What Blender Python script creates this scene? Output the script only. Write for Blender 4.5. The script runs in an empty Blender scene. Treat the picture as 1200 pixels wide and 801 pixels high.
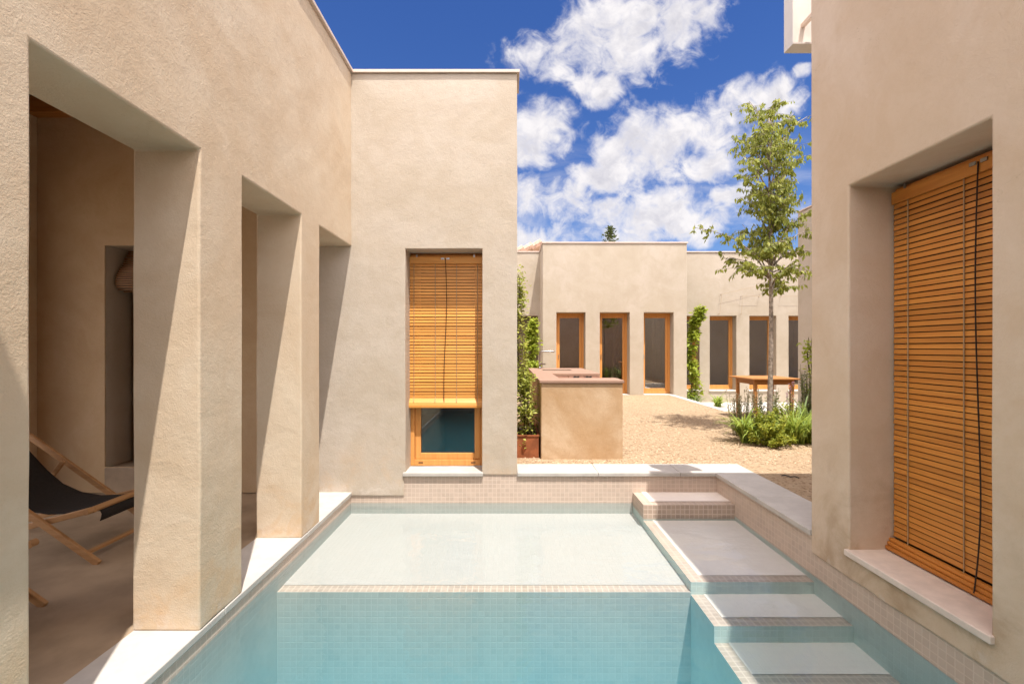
import bpy, bmesh, math, random
from mathutils import Vector, Matrix, noise

random.seed(11)
R = math.radians
SC = bpy.context.scene
COL = SC.collection
F, CX, CY, EYE = 535.0, 597.0, 407.0, 1.5      # survey constants of the photograph


def at(x, y, d):
    """point of the place seen at photo pixel x, y when it stands d metres in front"""
    return Vector(((x - CX) / F * d, d, EYE + (CY - y) / F * d))


# ------------------------------------------------------------------ node helpers
class NT:
    def __init__(self, tree):
        self.t = tree
        tree.nodes.clear()

    def n(self, kind, **kw):
        nd = self.t.nodes.new(kind)
        ins = kw.pop('ins', {})
        for k, v in kw.items():
            setattr(nd, k, v)
        for k, v in ins.items():
            self.set(nd.inputs[k], v)
        return nd

    def set(self, sock, v):
        if isinstance(v, bpy.types.NodeSocket):
            self.t.links.new(v, sock)
        else:
            if hasattr(sock, 'default_value'):
                dv = sock.default_value
                if hasattr(dv, '__len__') and not isinstance(v, (int, float)):
                    v = tuple(v)
                    if len(dv) == 4 and len(v) == 3:
                        v = v + (1.0,)
                sock.default_value = v

    def m(self, op, a, b=None, c=None, clamp=False):
        nd = self.t.nodes.new('ShaderNodeMath')
        nd.operation = op
        nd.use_clamp = clamp
        self.set(nd.inputs[0], a)
        if b is not None:
            self.set(nd.inputs[1], b)
        if c is not None:
            self.set(nd.inputs[2], c)
        return nd.outputs[0]

    def mix(self, fac, a, b, blend='MIX'):
        nd = self.t.nodes.new('ShaderNodeMix')
        nd.data_type = 'RGBA'
        nd.blend_type = blend
        self.set(nd.inputs[0], fac)
        self.set(nd.inputs[6], a)
        self.set(nd.inputs[7], b)
        return nd.outputs[2]

    def noise(self, vec, scale, detail=3, rough=.5, dist=0, out='Fac'):
        nd = self.n('ShaderNodeTexNoise')
        self.set(nd.inputs['Vector'], vec)
        nd.inputs['Scale'].default_value = scale
        nd.inputs['Detail'].default_value = detail
        nd.inputs['Roughness'].default_value = rough
        nd.inputs['Distortion'].default_value = dist
        return nd.outputs[out]

    def ramp(self, fac, lo, hi, smooth=True):
        nd = self.n('ShaderNodeMapRange')
        nd.interpolation_type = 'SMOOTHSTEP' if smooth else 'LINEAR'
        self.set(nd.inputs['Value'], fac)
        self.set(nd.inputs['From Min'], lo)
        self.set(nd.inputs['From Max'], hi)
        return nd.outputs[0]

    def bump(self, h, dist, strength=1.0, normal=None):
        nd = self.n('ShaderNodeBump')
        nd.inputs['Strength'].default_value = strength
        nd.inputs['Distance'].default_value = dist
        self.set(nd.inputs['Height'], h)
        if normal is not None:
            self.set(nd.inputs['Normal'], normal)
        return nd.outputs[0]


def new_mat(name):
    m = bpy.data.materials.new(name)
    m.use_nodes = True
    return m, NT(m.node_tree)


def finish(t, col, rough=.8, normal=None, metal=0.0, spec=.3):
    p = t.n('ShaderNodeBsdfPrincipled')
    t.set(p.inputs['Base Color'], col)
    t.set(p.inputs['Roughness'], rough)
    p.inputs['Metallic'].default_value = metal
    p.inputs['Specular IOR Level'].default_value = spec
    if normal is not None:
        t.set(p.inputs['Normal'], normal)
    o = t.n('ShaderNodeOutputMaterial')
    t.t.links.new(p.outputs[0], o.inputs['Surface'])
    return p


def pos(t):
    return t.n('ShaderNodeNewGeometry').outputs['Position']


def plaster(name, base, pale, dark, stain=0.0, rough_amp=1.0, foot=0.0):
    m, t = new_mat(name)
    p = pos(t)
    big = t.ramp(t.noise(p, .75, 5, .6, 1.2), .34, .68)
    mid = t.ramp(t.noise(p, 2.6, 6, .65, .8), .36, .72)
    fine = t.noise(p, 38, 4, .6)
    c = t.mix(big, base, pale)
    c = t.mix(t.m('MULTIPLY', mid, .5), c, dark)
    streak = t.n('ShaderNodeMapping', ins={'Vector': p, 'Scale': (3.2, 3.2, .45)}).outputs[0]
    sk = t.ramp(t.noise(streak, 1.0, 5, .6), .52, .8)
    c = t.mix(t.m('MULTIPLY', sk, .25), c, pale)
    if stain:
        sep = t.n('ShaderNodeSeparateXYZ', ins={0: p})
        low = t.ramp(sep.outputs[2], 1.15, .1)
        pat = t.ramp(t.noise(p, 3.1, 6, .62, .6), .42, .66)
        f = t.m('MULTIPLY', t.m('MULTIPLY', low, pat), stain)
        c = t.mix(f, c, tuple(v * k for v, k in zip(dark, (.62, .55, .46))))
        eff = t.ramp(t.noise(p, 5.3, 6, .6, .4), .56, .7)
        base_b = t.ramp(sep.outputs[2], .45, .02)
        c = t.mix(t.m('MULTIPLY', t.m('MULTIPLY', eff, base_b), .55), c, (.62, .55, .47))
    if foot:
        sep = t.n('ShaderNodeSeparateXYZ', ins={0: p})
        warm = t.m('MULTIPLY', t.ramp(sep.outputs[2], .75, .05), t.ramp(t.noise(p, 3.6, 6, .62, .7), .46, .66))
        c = t.mix(t.m('MULTIPLY', warm, foot), c, (.56, .355, .19))
        salt = t.m('MULTIPLY', t.ramp(sep.outputs[2], .16, .0), t.ramp(t.noise(p, 7.0, 6, .65, .4), .44, .62))
        c = t.mix(t.m('MULTIPLY', salt, .6), c, (.60, .53, .46))
    grit = t.ramp(t.noise(p, 210, 3, .6), .58, .72)
    c = t.mix(t.m('MULTIPLY', grit, .22), c, tuple(v_ * .72 for v_ in dark))
    crack = t.n('ShaderNodeTexVoronoi', feature='DISTANCE_TO_EDGE', ins={'Vector': t.n('ShaderNodeVectorMath', operation='ADD', ins={0: p, 1: t.noise(p, 3.0, 5, .6, out='Color')}).outputs[0], 'Scale': .55})
    ck = t.m('MULTIPLY', t.ramp(crack.outputs['Distance'], .0016, .0), t.ramp(t.noise(p, 1.3, 2), .52, .6))
    c = t.mix(t.m('MULTIPLY', ck, .35), c, tuple(v_ * .55 for v_ in dark))
    c = t.mix(t.m('MULTIPLY', t.ramp(fine, .35, .75), .16), c, dark)
    # trowelled, sandy relief
    h = t.m('MULTIPLY', t.noise(p, 120, 4, .65), .9)
    h = t.m('ADD', h, t.m('MULTIPLY', t.noise(p, 30, 5, .6, .5), .8))
    lump = t.m('MULTIPLY', t.noise(p, 6.5, 4, .55), 2.2)
    nb = t.bump(t.m('ADD', h, lump), .0045 * rough_amp, .5)
    finish(t, c, .9, nb, spec=.12)
    return m


def wood(name, c1, c2, axis, rough=.5):
    m, t = new_mat(name)
    p = pos(t)
    sc = [34, 34, 34]
    sc[axis] = 1.6
    v = t.n('ShaderNodeMapping', ins={'Vector': p, 'Scale': tuple(sc)}).outputs[0]
    g = t.noise(v, 1.0, 5, .62, .7)
    c = t.mix(t.ramp(g, .3, .72), c1, c2)
    ri = t.n('ShaderNodeNewGeometry').outputs['Random Per Island']
    c = t.mix(t.m('MULTIPLY', ri, .42), c, tuple(v * .62 for v in c2))
    finish(t, c, rough, t.bump(g, .0012, .4), spec=.35)
    return m


def flat_mat(name, col, rough=.6, metal=0.0, var=.12, scale=9.0, spec=.3):
    m, t = new_mat(name)
    p = pos(t)
    n = t.noise(p, scale, 5, .6)
    c = t.mix(t.ramp(n, .3, .7), tuple(v * (1 - var) for v in col), tuple(min(1, v * (1 + var)) for v in col))
    finish(t, c, rough, t.bump(t.noise(p, scale * 14, 3), .0008, .3), metal, spec)
    return m


def mosaic(name, tile, grout, pitch, gw=.075, var=.16, offs=(0, 0, 0), contrast=1.0):
    m, t = new_mat(name)
    g = t.n('ShaderNodeNewGeometry')
    sp = t.n('ShaderNodeSeparateXYZ', ins={0: g.outputs['Position']})
    sn = t.n('ShaderNodeSeparateXYZ', ins={0: g.outputs['True Normal']})
    line = None
    cells = []
    for i in range(3):
        f = t.m('DIVIDE', t.m('ADD', sp.outputs[i], 100 * pitch + offs[i]), pitch)
        fr = t.m('FRACT', f)
        fl = t.m('FLOOR', f)
        d = t.m('ABSOLUTE', t.m('SUBTRACT', fr, .5))
        on = t.m('LESS_THAN', t.m('ABSOLUTE', sn.outputs[i]), .5)
        l = t.m('MULTIPLY', t.ramp(d, .5 - gw * 1.25, .5 - gw * .55), on)
        cells.append(t.m('MULTIPLY', fl, on))
        line = l if line is None else t.m('MAXIMUM', line, l)
    cv = t.n('ShaderNodeCombineXYZ', ins={0: cells[0], 1: cells[1], 2: cells[2]})
    wn = t.n('ShaderNodeTexWhiteNoise', ins={'Vector': cv.outputs[0]})
    tc = t.mix(wn.outputs['Value'], tuple(v * (1 - var) for v in tile), tuple(v * (1 + var) for v in tile))
    cl = t.ramp(t.noise(g.outputs['Position'], 1.7, 5, .6), .3, .7)
    tc = t.mix(t.m('MULTIPLY', cl, .22), tc, grout)
    c = t.mix(t.m('MULTIPLY', line, contrast), tc, grout)
    h = t.m('SUBTRACT', 1.0, line)
    finish(t, c, t.m('ADD', .38, t.m('MULTIPLY', line, .45)), t.bump(h, .0015, .5), spec=.35)
    return m


def gravel_mat(name, c1, c2, c3, scale=46.0):
    m, t = new_mat(name)
    p = pos(t)
    w = t.n('ShaderNodeTexVoronoi', ins={'Vector': p, 'Scale': scale})
    w2 = t.n('ShaderNodeTexVoronoi', ins={'Vector': p, 'Scale': scale * .47})
    s = t.n('ShaderNodeSeparateColor', ins={0: w.outputs['Color']})
    s2 = t.n('ShaderNodeSeparateColor', ins={0: w2.outputs['Color']})
    c = t.mix(s.outputs[0], c1, c2)
    c = t.mix(t.m('MULTIPLY', t.ramp(s.outputs[1], .84, .9), .8), c, c3)
    c = t.mix(t.m('MULTIPLY', t.ramp(s2.outputs[0], .7, .95), .4), c, c1)
    big = t.ramp(t.noise(p, .9, 5, .6), .35, .7)
    c = t.mix(t.m('MULTIPLY', big, .35), c, tuple(v * .86 for v in c1))
    h = t.m('SUBTRACT', 1.0, w.outputs['Distance'])
    h = t.m('ADD', h, t.m('MULTIPLY', t.m('SUBTRACT', 1.0, w2.outputs['Distance']), .8))
    h = t.m('ADD', h, t.m('MULTIPLY', t.noise(p, 3.0, 4), 3.0))
    finish(t, c, .9, t.bump(h, .014, .8), spec=.1)
    return m


def leaf_mat(name, ca, cb, trans=.35, rough=.5):
    m, t = new_mat(name)
    ri = t.n('ShaderNodeNewGeometry').outputs['Random Per Island']
    c = t.mix(ri, ca, cb)
    c = t.mix(t.m('MULTIPLY', t.noise(pos(t), 60, 2), .3), c, tuple(v * .7 for v in ca))
    p = t.n('ShaderNodeBsdfPrincipled')
    t.set(p.inputs['Base Color'], c)
    p.inputs['Roughness'].default_value = rough
    p.inputs['Specular IOR Level'].default_value = .35
    tr = t.n('ShaderNodeBsdfTranslucent')
    t.set(tr.inputs['Color'], t.mix(.45, c, (.45, .5, .06)))
    mx = t.n('ShaderNodeMixShader', ins={0: trans})
    t.t.links.new(p.outputs[0], mx.inputs[1])
    t.t.links.new(tr.outputs[0], mx.inputs[2])
    o = t.n('ShaderNodeOutputMaterial')
    t.t.links.new(mx.outputs[0], o.inputs[0])
    return m


def glass_mat(name, tint=(.62, .66, .64), refl=.07):
    m, t = new_mat(name)
    fr = t.n('ShaderNodeFresnel', ins={'IOR': 1.52})
    fac = t.m('ADD', t.m('MULTIPLY', fr.outputs[0], 1.5), refl, clamp=True)
    tr = t.n('ShaderNodeBsdfTransparent', ins={0: tint})
    gl = t.n('ShaderNodeBsdfGlossy', ins={0: (1, 1, 1), 'Roughness': .015})
    mx = t.n('ShaderNodeMixShader', ins={0: fac})
    t.t.links.new(tr.outputs[0], mx.inputs[1])
    t.t.links.new(gl.outputs[0], mx.inputs[2])
    o = t.n('ShaderNodeOutputMaterial')
    t.t.links.new(mx.outputs[0], o.inputs[0])
    return m


def water_mat():
    m, t = new_mat('pool water')
    p = pos(t)
    v = t.n('ShaderNodeMapping', ins={'Vector': p, 'Scale': (1.0, 1.5, 1.0)}).outputs[0]
    h = t.m('ADD', t.noise(v, 2.2, 3, .5, .4), t.m('MULTIPLY', t.noise(v, 8.0, 3, .5, .6), .22))
    nb = t.bump(h, .012, .9)
    fr = t.n('ShaderNodeFresnel', ins={'IOR': 1.33, 'Normal': nb})
    tr = t.n('ShaderNodeBsdfTransparent', ins={0: (1, 1, 1)})
    gl = t.n('ShaderNodeBsdfGlossy', ins={0: (1, 1, 1), 'Roughness': .01, 'Normal': nb})
    mx = t.n('ShaderNodeMixShader', ins={0: fr.outputs[0]})
    t.t.links.new(tr.outputs[0], mx.inputs[1])
    t.t.links.new(gl.outputs[0], mx.inputs[2])
    va = t.n('ShaderNodeVolumeAbsorption', ins={'Color': (0.0, .56, .70), 'Density': .44})
    vs = t.n('ShaderNodeVolumeScatter', ins={'Color': (.36, .88, 1.0), 'Density': .22})
    vm = t.n('ShaderNodeAddShader')
    t.t.links.new(va.outputs[0], vm.inputs[0])
    t.t.links.new(vs.outputs[0], vm.inputs[1])
    o = t.n('ShaderNodeOutputMaterial')
    t.t.links.new(mx.outputs[0], o.inputs['Surface'])
    t.t.links.new(vm.outputs[0], o.inputs['Volume'])
    return m


# ------------------------------------------------------------------ mesh helpers
class MB:
    def __init__(self):
        self.v, self.f = [], []

    def quad(self, *pts):
        b = len(self.v)
        self.v += [tuple(p) for p in pts]
        self.f.append(tuple(range(b, b + len(pts))))
        return self

    def box(self, x0, x1, y0, y1, z0, z1):
        b = len(self.v)
        self.v += [(x, y, z) for z in (z0, z1) for y in (y0, y1) for x in (x0, x1)]
        for f in ((0, 2, 3, 1), (4, 5, 7, 6), (0, 1, 5, 4), (2, 6, 7, 3), (0, 4, 6, 2), (1, 3, 7, 5)):
            self.f.append(tuple(b + i for i in f))
        return self

    def bar(self, p0, p1, w, h, up=(0, 0, 1)):
        """rectangular bar from p0 to p1, w across, h along up"""
        p0, p1 = Vector(p0), Vector(p1)
        d = (p1 - p0).normalized()
        s = d.cross(Vector(up)).normalized() * (w / 2)
        u = s.cross(d).normalized() * (h / 2)
        b = len(self.v)
        for p in (p0, p1):
            for a, c in ((-1, -1), (1, -1), (1, 1), (-1, 1)):
                self.v.append(tuple(p + s * a + u * c))
        for f in ((0, 1, 2, 3), (7, 6, 5, 4), (0, 4, 5, 1), (1, 5, 6, 2), (2, 6, 7, 3), (3, 7, 4, 0)):
            self.f.append(tuple(b + i for i in f))
        return self

    def tube(self, path, r, n=8, caps=True):
        path = [Vector(p) for p in path]
        rs = r if hasattr(r, '__len__') else [r] * len(path)
        rings = []
        prev = None
        for i, p in enumerate(path):
            d = (path[min(i + 1, len(path) - 1)] - path[max(i - 1, 0)]).normalized()
            ref = prev if prev is not None else (Vector((1, 0, 0)) if abs(d.x) < .9 else Vector((0, 1, 0)))
            s = (ref - d * ref.dot(d)).normalized()
            prev = s
            u = d.cross(s)
            b = len(self.v)
            for k in range(n):
                a = 2 * math.pi * k / n
                self.v.append(tuple(p + (s * math.cos(a) + u * math.sin(a)) * rs[i]))
            rings.append(b)
        for a, b in zip(rings, rings[1:]):
            for k in range(n):
                self.f.append((a + k, a + (k + 1) % n, b + (k + 1) % n, b + k))
        if caps:
            self.f.append(tuple(rings[0] + k for k in range(n))[::-1])
            self.f.append(tuple(rings[-1] + k for k in range(n)))
        return self

    def leaf(self, p, d, nrm, L, W, droop=.15):
        """a folded pointed leaf from p along d"""
        d = Vector(d).normalized()
        s = d.cross(Vector(nrm))
        if s.length < 1e-4:
            s = d.cross(Vector((.3, .7, .2)))
        s.normalize()
        u = s.cross(d)
        p = Vector(p)
        b = len(self.v)
        mid = p + d * L * .45 - u * L * .04
        tip = p + d * L - u * L * droop
        self.v += [tuple(p), tuple(mid + s * W / 2 + u * W * .12), tuple(mid), tuple(mid - s * W / 2 + u * W * .12), tuple(tip)]
        self.f += [(b, b + 2, b + 1), (b, b + 3, b + 2), (b + 1, b + 2, b + 4), (b + 2, b + 3, b + 4)]
        return self

    def blade(self, p, az, L, W, arch, seg=6, start=1.35):
        """a strap leaf that rises and arches over"""
        p = Vector(p)
        h = Vector((math.cos(az), math.sin(az), 0))
        s = Vector((-math.sin(az), math.cos(az), 0))
        b = len(self.v)
        ang = start
        q = p.copy()
        for i in range(seg + 1):
            k = i / seg
            w = W * (1 - k ** 2.2) * (.7 + .6 * min(1, k * 3)) * .5 + .0006
            self.v += [tuple(q - s * w), tuple(q + s * w)]
            q = q + (h * math.cos(ang) + Vector((0, 0, 1)) * math.sin(ang)) * (L / seg)
            ang -= arch / seg
        for i in range(seg):
            a = b + 2 * i
            self.f.append((a, a + 1, a + 3, a + 2))
        return self

    def mesh(self, name):
        me = bpy.data.meshes.new(name)
        me.from_pydata(self.v, [], self.f)
        me.update()
        return me


WL = {}


def tag(o, label=None, cat=None, group=None, kind=None):
    for k, v in (('label', label), ('category', cat), ('group', group), ('kind', kind)):
        if v:
            o[k] = v
    return o


def thing(name, label, cat, loc, group=None):
    o = bpy.data.objects.new(name, None)
    COL.objects.link(o)
    o.location = loc
    o.empty_display_size = .2
    WL[o.name] = Vector(loc)
    return tag(o, label, cat, group)


def obj(name, mb, mat, parent=None, bevel=0.0, smooth=False, fix=False, seg=2):
    me = mb.mesh(name) if isinstance(mb, MB) else mb
    if fix:
        bm = bmesh.new()
        bm.from_mesh(me)
        bmesh.ops.recalc_face_normals(bm, faces=bm.faces)
        bm.to_mesh(me)
        bm.free()
    me.materials.append(mat)
    if smooth:
        for p in me.polygons:
            p.use_smooth = True
    o = bpy.data.objects.new(name, me)
    COL.objects.link(o)
    WL[o.name] = Vector((0, 0, 0))
    if parent is not None:
        o.parent = parent
        o.location = -WL[parent.name]
    if bevel:
        b = o.modifiers.new('bevel', 'BEVEL')
        b.width = bevel
        b.segments = seg
        b.limit_method = 'ANGLE'
        b.angle_limit = R(40)
        b.harden_normals = False
    return o


def struct(name, mb, mat, **kw):
    return tag(obj(name, mb, mat, None, **kw), kind='structure')


def refine(ts, step):
    out = []
    for a, b in zip(ts, ts[1:]):
        n = max(1, int(math.ceil((b - a) / step)))
        out += [a + (b - a) * i / n for i in range(n)]
    return out + [ts[-1]]


def wall_grid(us, vs, solid, t, fmap, step=.16, amp=.0035, ragged=0.0):
    """a slab with openings as ONE closed mesh. us / vs: cut lines, solid(u, v) says whether the cell stands"""
    us, vs = refine(us, step), refine(vs, step)
    bm = bmesh.new()
    vid = {}

    def V(i, j, w):
        k = (i, j, w)
        if k not in vid:
            co = Vector(fmap(us[i], vs[j], w * t))
            if amp:
                n1 = noise.noise_vector(co * 1.9) * amp + noise.noise_vector(co * 5.1) * amp * .4
                co = co + n1
            vid[k] = bm.verts.new(co)
        return vid[k]
    S = {}
    for i in range(len(us) - 1):
        for j in range(len(vs) - 1):
            S[i, j] = solid((us[i] + us[i + 1]) / 2, (vs[j] + vs[j + 1]) / 2)
    for (i, j), s in S.items():
        if not s:
            continue
        bm.faces.new([V(i, j, 0), V(i + 1, j, 0), V(i + 1, j + 1, 0), V(i, j + 1, 0)])
        bm.faces.new([V(i, j + 1, 1), V(i + 1, j + 1, 1), V(i + 1, j, 1), V(i, j, 1)])
        for (di, dj, a, b) in ((-1, 0, (i, j), (i, j + 1)), (1, 0, (i + 1, j), (i + 1, j + 1)), (0, -1, (i, j), (i + 1, j)), (0, 1, (i, j + 1), (i + 1, j + 1))):
            if not S.get((i + di, j + dj), False):
                bm.faces.new([V(*a, 0), V(*b, 0), V(*b, 1), V(*a, 1)])
    if ragged:
        for (i, j, w), v in vid.items():
            if j == 0:
                v.co.z += ragged * noise.noise(v.co * 6.0)
    bmesh.ops.recalc_face_normals(bm, faces=bm.faces)
    me = bpy.data.meshes.new('wall')
    bm.to_mesh(me)
    bm.free()
    return me


def holes(rects, extra=None):
    def s(u, v):
        for (a, b, c, d) in rects:
            if a < u < b and c < v < d:
                return False
        return extra(u, v) if extra else True
    return s


# ------------------------------------------------------------------ materials
PL = plaster('lime plaster near', (.57, .443, .31), (.63, .522, .392), (.515, .384, .255), foot=.55)
PLE = plaster('lime plaster end wall', (.468, .397, .312), (.517, .448, .37), (.42, .342, .256), foot=.3)
PLR = plaster('lime plaster stained', (.605, .47, .345), (.665, .54, .425), (.54, .395, .265), stain=.6)
PLF = plaster('lime plaster far', (.435, .372, .288), (.485, .42, .342), (.385, .32, .237), rough_amp=.9)
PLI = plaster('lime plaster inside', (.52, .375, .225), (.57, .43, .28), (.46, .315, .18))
PLK = plaster('plaster of kitchen block', (.46, .30, .165), (.60, .455, .31), (.37, .22, .10), rough_amp=.8)
STONE = flat_mat('pale limestone', (.47, .44, .40), .6, var=.08, scale=7)
PINK = flat_mat('pinkish limestone', (.66, .56, .48), .55, var=.07, scale=14)
CAP = flat_mat('pale metal capping', (.62, .50, .42), .5, var=.05)
TILE = mosaic('pool mosaic', (.50, .39, .31), (.62, .515, .43), .0441, var=.07, contrast=.8)
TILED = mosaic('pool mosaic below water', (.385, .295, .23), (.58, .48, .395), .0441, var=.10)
AQUA_GLOW = mosaic('pool mosaic painted with aqua water light', (.47, .565, .52), (.54, .625, .585), .0441, var=.045, contrast=.7)  # turquoise water light put into the tile colour, lighter for the shaded side
AQUAG_GLOW = mosaic('pool mosaic painted with grey green water light', (.385, .385, .345), (.455, .455, .415), .0441, var=.05, contrast=.7)  # water light put into the tile colour, greyer for the sunlit faces
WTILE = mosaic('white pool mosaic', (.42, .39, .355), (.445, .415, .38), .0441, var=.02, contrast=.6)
WTILE_LIFT = mosaic('white pool mosaic brightened for shade', (.80, .72, .645), (.81, .735, .66), .0441, var=.02, contrast=.6)  # white mosaic again, lightened to lift the treads lying in shade
CONC = flat_mat('porch concrete', (.33, .245, .165), .5, var=.2, scale=2.4)
GRAV = gravel_mat('ochre gravel', (.335, .235, .143), (.42, .32, .212), (.18, .11, .06))
PAVE = flat_mat('white paving', (.54, .50, .45), .7, var=.06, scale=3)
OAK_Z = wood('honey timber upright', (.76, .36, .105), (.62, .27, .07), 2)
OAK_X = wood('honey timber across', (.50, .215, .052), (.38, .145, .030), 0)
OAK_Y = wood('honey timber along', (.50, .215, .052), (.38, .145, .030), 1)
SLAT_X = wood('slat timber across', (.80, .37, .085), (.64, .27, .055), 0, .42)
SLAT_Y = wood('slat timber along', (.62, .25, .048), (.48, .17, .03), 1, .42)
BEECH_X = wood('deck chair beech', (.50, .285, .125), (.39, .20, .08), 0)
BEECH_Y = wood('deck chair beech across', (.50, .285, .125), (.39, .20, .08), 1)
TABLE = wood('table timber', (.50, .235, .075), (.38, .16, .045), 0)
DARKW = wood('dark ceiling timber', (.22, .115, .045), (.14, .07, .026), 1)
CANVAS = flat_mat('dark canvas', (.022, .018, .016), .85, var=.15, scale=60)
BRICK = flat_mat('terracotta worktop', (.36, .20, .145), .65, var=.2, scale=7)
CORTEN = flat_mat('rusted steel', (.26, .085, .032), .75, var=.25, scale=8)
STEEL = flat_mat('brushed steel', (.34, .33, .32), .3, 1.0, .05)
BLACK = flat_mat('black iron', (.02, .02, .02), .5, 0, .1)
CORD = flat_mat('dark cord', (.03, .018, .012), .8)
CORDL = flat_mat('pale cord', (.36, .24, .13), .8)
WHITE = flat_mat('white painted steel', (.70, .64, .58), .45, var=.03)
SOIL = flat_mat('dark soil', (.05, .034, .022), .95, var=.3, scale=30)
ROOFT = flat_mat('clay roof tile', (.50, .33, .25), .8, var=.25, scale=6)
BARK = flat_mat('grey bark', (.29, .24, .195), .9, var=.45, scale=26)
STEM = flat_mat('green stem', (.10, .085, .035), .8, var=.3)
GLASS = glass_mat('window glass', (.80, .78, .74), .23)
GLASSD = glass_mat('window glass by the pool', (.45, .45, .42), .10)
WATER = water_mat()
L_TREE = leaf_mat('tree leaf', (.40, .40, .085), (.19, .235, .045), .45)
L_SHRUB = leaf_mat('climber leaf', (.50, .50, .10), (.22, .26, .045), .4)
L_VINE = leaf_mat('vine leaf', (.40, .46, .045), (.22, .29, .03), .45)
L_STRAP = leaf_mat('strap leaf', (.34, .42, .08), (.18, .27, .05), .35)
L_STRAPD = leaf_mat('strap leaf cool', (.25, .32, .13), (.16, .23, .09), .3)
L_ROUND = leaf_mat('rounded shrub leaf', (.42, .43, .045), (.16, .22, .03), .35)
L_GREY = leaf_mat('grey green leaf', (.23, .235, .12), (.13, .15, .065), .25)
L_DARK = leaf_mat('dark leaf', (.05, .07, .03), (.03, .045, .02), .25)
PETAL = leaf_mat('mauve petal', (.42, .22, .36), (.5, .3, .42), .3)
SEED = leaf_mat('dried flower head', (.30, .24, .16), (.2, .16, .11), .2)

# ------------------------------------------------------------------ survey of the place
XL, XLI = -1.635, -1.99            # pool face and porch face of the left wall
XR = 2.139                         # pool face of the right house
YB = 4.72                          # pool face of the end block
WZ = -.106                          # water level
GZ = .20                           # garden ground
ZR = 4.33                          # roof line

# ================================================================== ground, paving, pool (the setting)
g = MB()
xs = [-80, -6, .06, 2.53, 4.4, 9.2, 80]
ys = [-60, -3.0, 3.3, 5.06, 9.3, 13.9, 300]
for i in range(6):
    for j in range(6):
        x0, x1, y0, y1 = xs[i], xs[i + 1], ys[j], ys[j + 1]
        xc, yc = (x0 + x1) / 2, (y0 + y1) / 2
        if -6 < xc < 2.53 and -3 < yc < 5.06:
            continue
        if 4.4 < xc < 9.2 and 9.3 < yc < 13.9:
            continue
        g.quad((x0, y0, GZ), (x1, y0, GZ), (x1, y1, GZ), (x0, y1, GZ))
struct('ground', g, GRAV)

# loose stones on the gravel court near the pool
st = MB()
rs = random.Random(5)
for k in range(5200):
    y = 5.1 + 3.6 * rs.random() ** 1.5
    x = rs.uniform(.1, 5.2)
    if .3 < x < 1.4 and y > 5.28:
        continue
    s = rs.uniform(.006, .014)
    c = Vector((x, y, GZ + s * .25))
    a = rs.uniform(0, 6.28)
    e1 = Vector((math.cos(a), math.sin(a), rs.uniform(-.3, .3))) * s * rs.uniform(.9, 1.5)
    e2 = Vector((-math.sin(a), math.cos(a), rs.uniform(-.3, .3))) * s
    e3 = Vector((0, 0, s * .7))
    b = len(st.v)
    st.v += [tuple(c + v) for v in (e1, -e1, e2, -e2, e3, -e3)]
    st.f += [(b + i, b + j, b + q) for i, j, q in ((0, 2, 4), (2, 1, 4), (1, 3, 4), (3, 0, 4), (2, 0, 5), (1, 2, 5), (3, 1, 5), (0, 3, 5))]
m, t = new_mat('loose stones')
ri = t.n('ShaderNodeNewGeometry').outputs['Random Per Island']
finish(t, t.mix(ri, (.37, .25, .15), (.56, .43, .30)), .9, spec=.1)
tag(obj('gravel', st, m), kind='stuff')

# sunken white terrace by the far house, with its kerb
tr_ = MB()
tr_.quad((4.4, 9.3, -.13), (9.2, 9.3, -.13), (9.2, 13.9, -.13), (4.4, 13.9, -.13))
struct('terrace', tr_, PAVE)
kb = MB()
kb.box(4.36, 4.50, 9.30, 12.5, -.2, GZ + .012)
kb.box(4.50, 9.2, 9.16, 9.30, -.2, GZ + .012)
struct('terrace_kerb', kb, PAVE, bevel=.008)

# porch floor, white threshold stones on the pool edge
pf = MB()
pf.quad((-6, -3, -.001), (XLI, -3, -.001), (XLI, 4.9, -.001), (-6, 4.9, -.001))
struct('porch_floor', pf, CONC)
th = MB()
for ya, yb in ((-3, -.6), (-.597, .55), (.553, 1.60), (1.603, 2.62), (2.623, 3.70), (3.703, YB + .02)):
    th.box(XLI, XL + .004, ya, yb, -.035, .006)
struct('porch_coping', th, STONE, bevel=.006)
cp = MB()
for xa, xb in ((.082, .915), (.918, 1.765), (1.768, 2.53)):
    cp.box(xa, xb, YB - .012, 5.07, .17, .21)
struct('garden_coping', cp, STONE, bevel=.006)
cp = MB()
for ya, yb in ((3.235, 3.93), (3.933, YB - .014)):
    cp.box(2.124, 2.53, ya, yb, .17, .211)
struct('garden_coping', cp, STONE, bevel=.006)

# pool shell
XPL, XPR, YPB, YP0, ZD = XL - .004, XR + .012, YB + .012, -1.6, -1.35
pl = MB()
zt_ = WZ - .004
pl.quad((XPL, YP0, zt_), (XPL, YPB, zt_), (XPL, YPB, -.036), (XPL, YP0, -.036))
pl.quad((XPR, YP0, zt_), (XPR, YPB, zt_), (XPR, YPB, .17), (XPR, YP0, .17))
pl.quad((XPL, YPB, zt_), (XPR, YPB, zt_), (XPR, YPB, .19), (XPL, YPB, .19))
pl.quad((XPL, YP0, ZD), (XPR, YP0, ZD), (XPR, YP0, .0), (XPL, YP0, .0))
struct('pool_wall', pl, TILE)
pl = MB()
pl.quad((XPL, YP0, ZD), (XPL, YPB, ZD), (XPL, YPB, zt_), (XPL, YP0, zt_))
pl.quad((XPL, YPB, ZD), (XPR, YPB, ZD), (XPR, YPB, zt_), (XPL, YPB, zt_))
struct('pool_wall', pl, AQUAG_GLOW)
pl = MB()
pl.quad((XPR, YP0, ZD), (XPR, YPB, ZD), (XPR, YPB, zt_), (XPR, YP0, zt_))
struct('pool_wall', pl, AQUA_GLOW)


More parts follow.
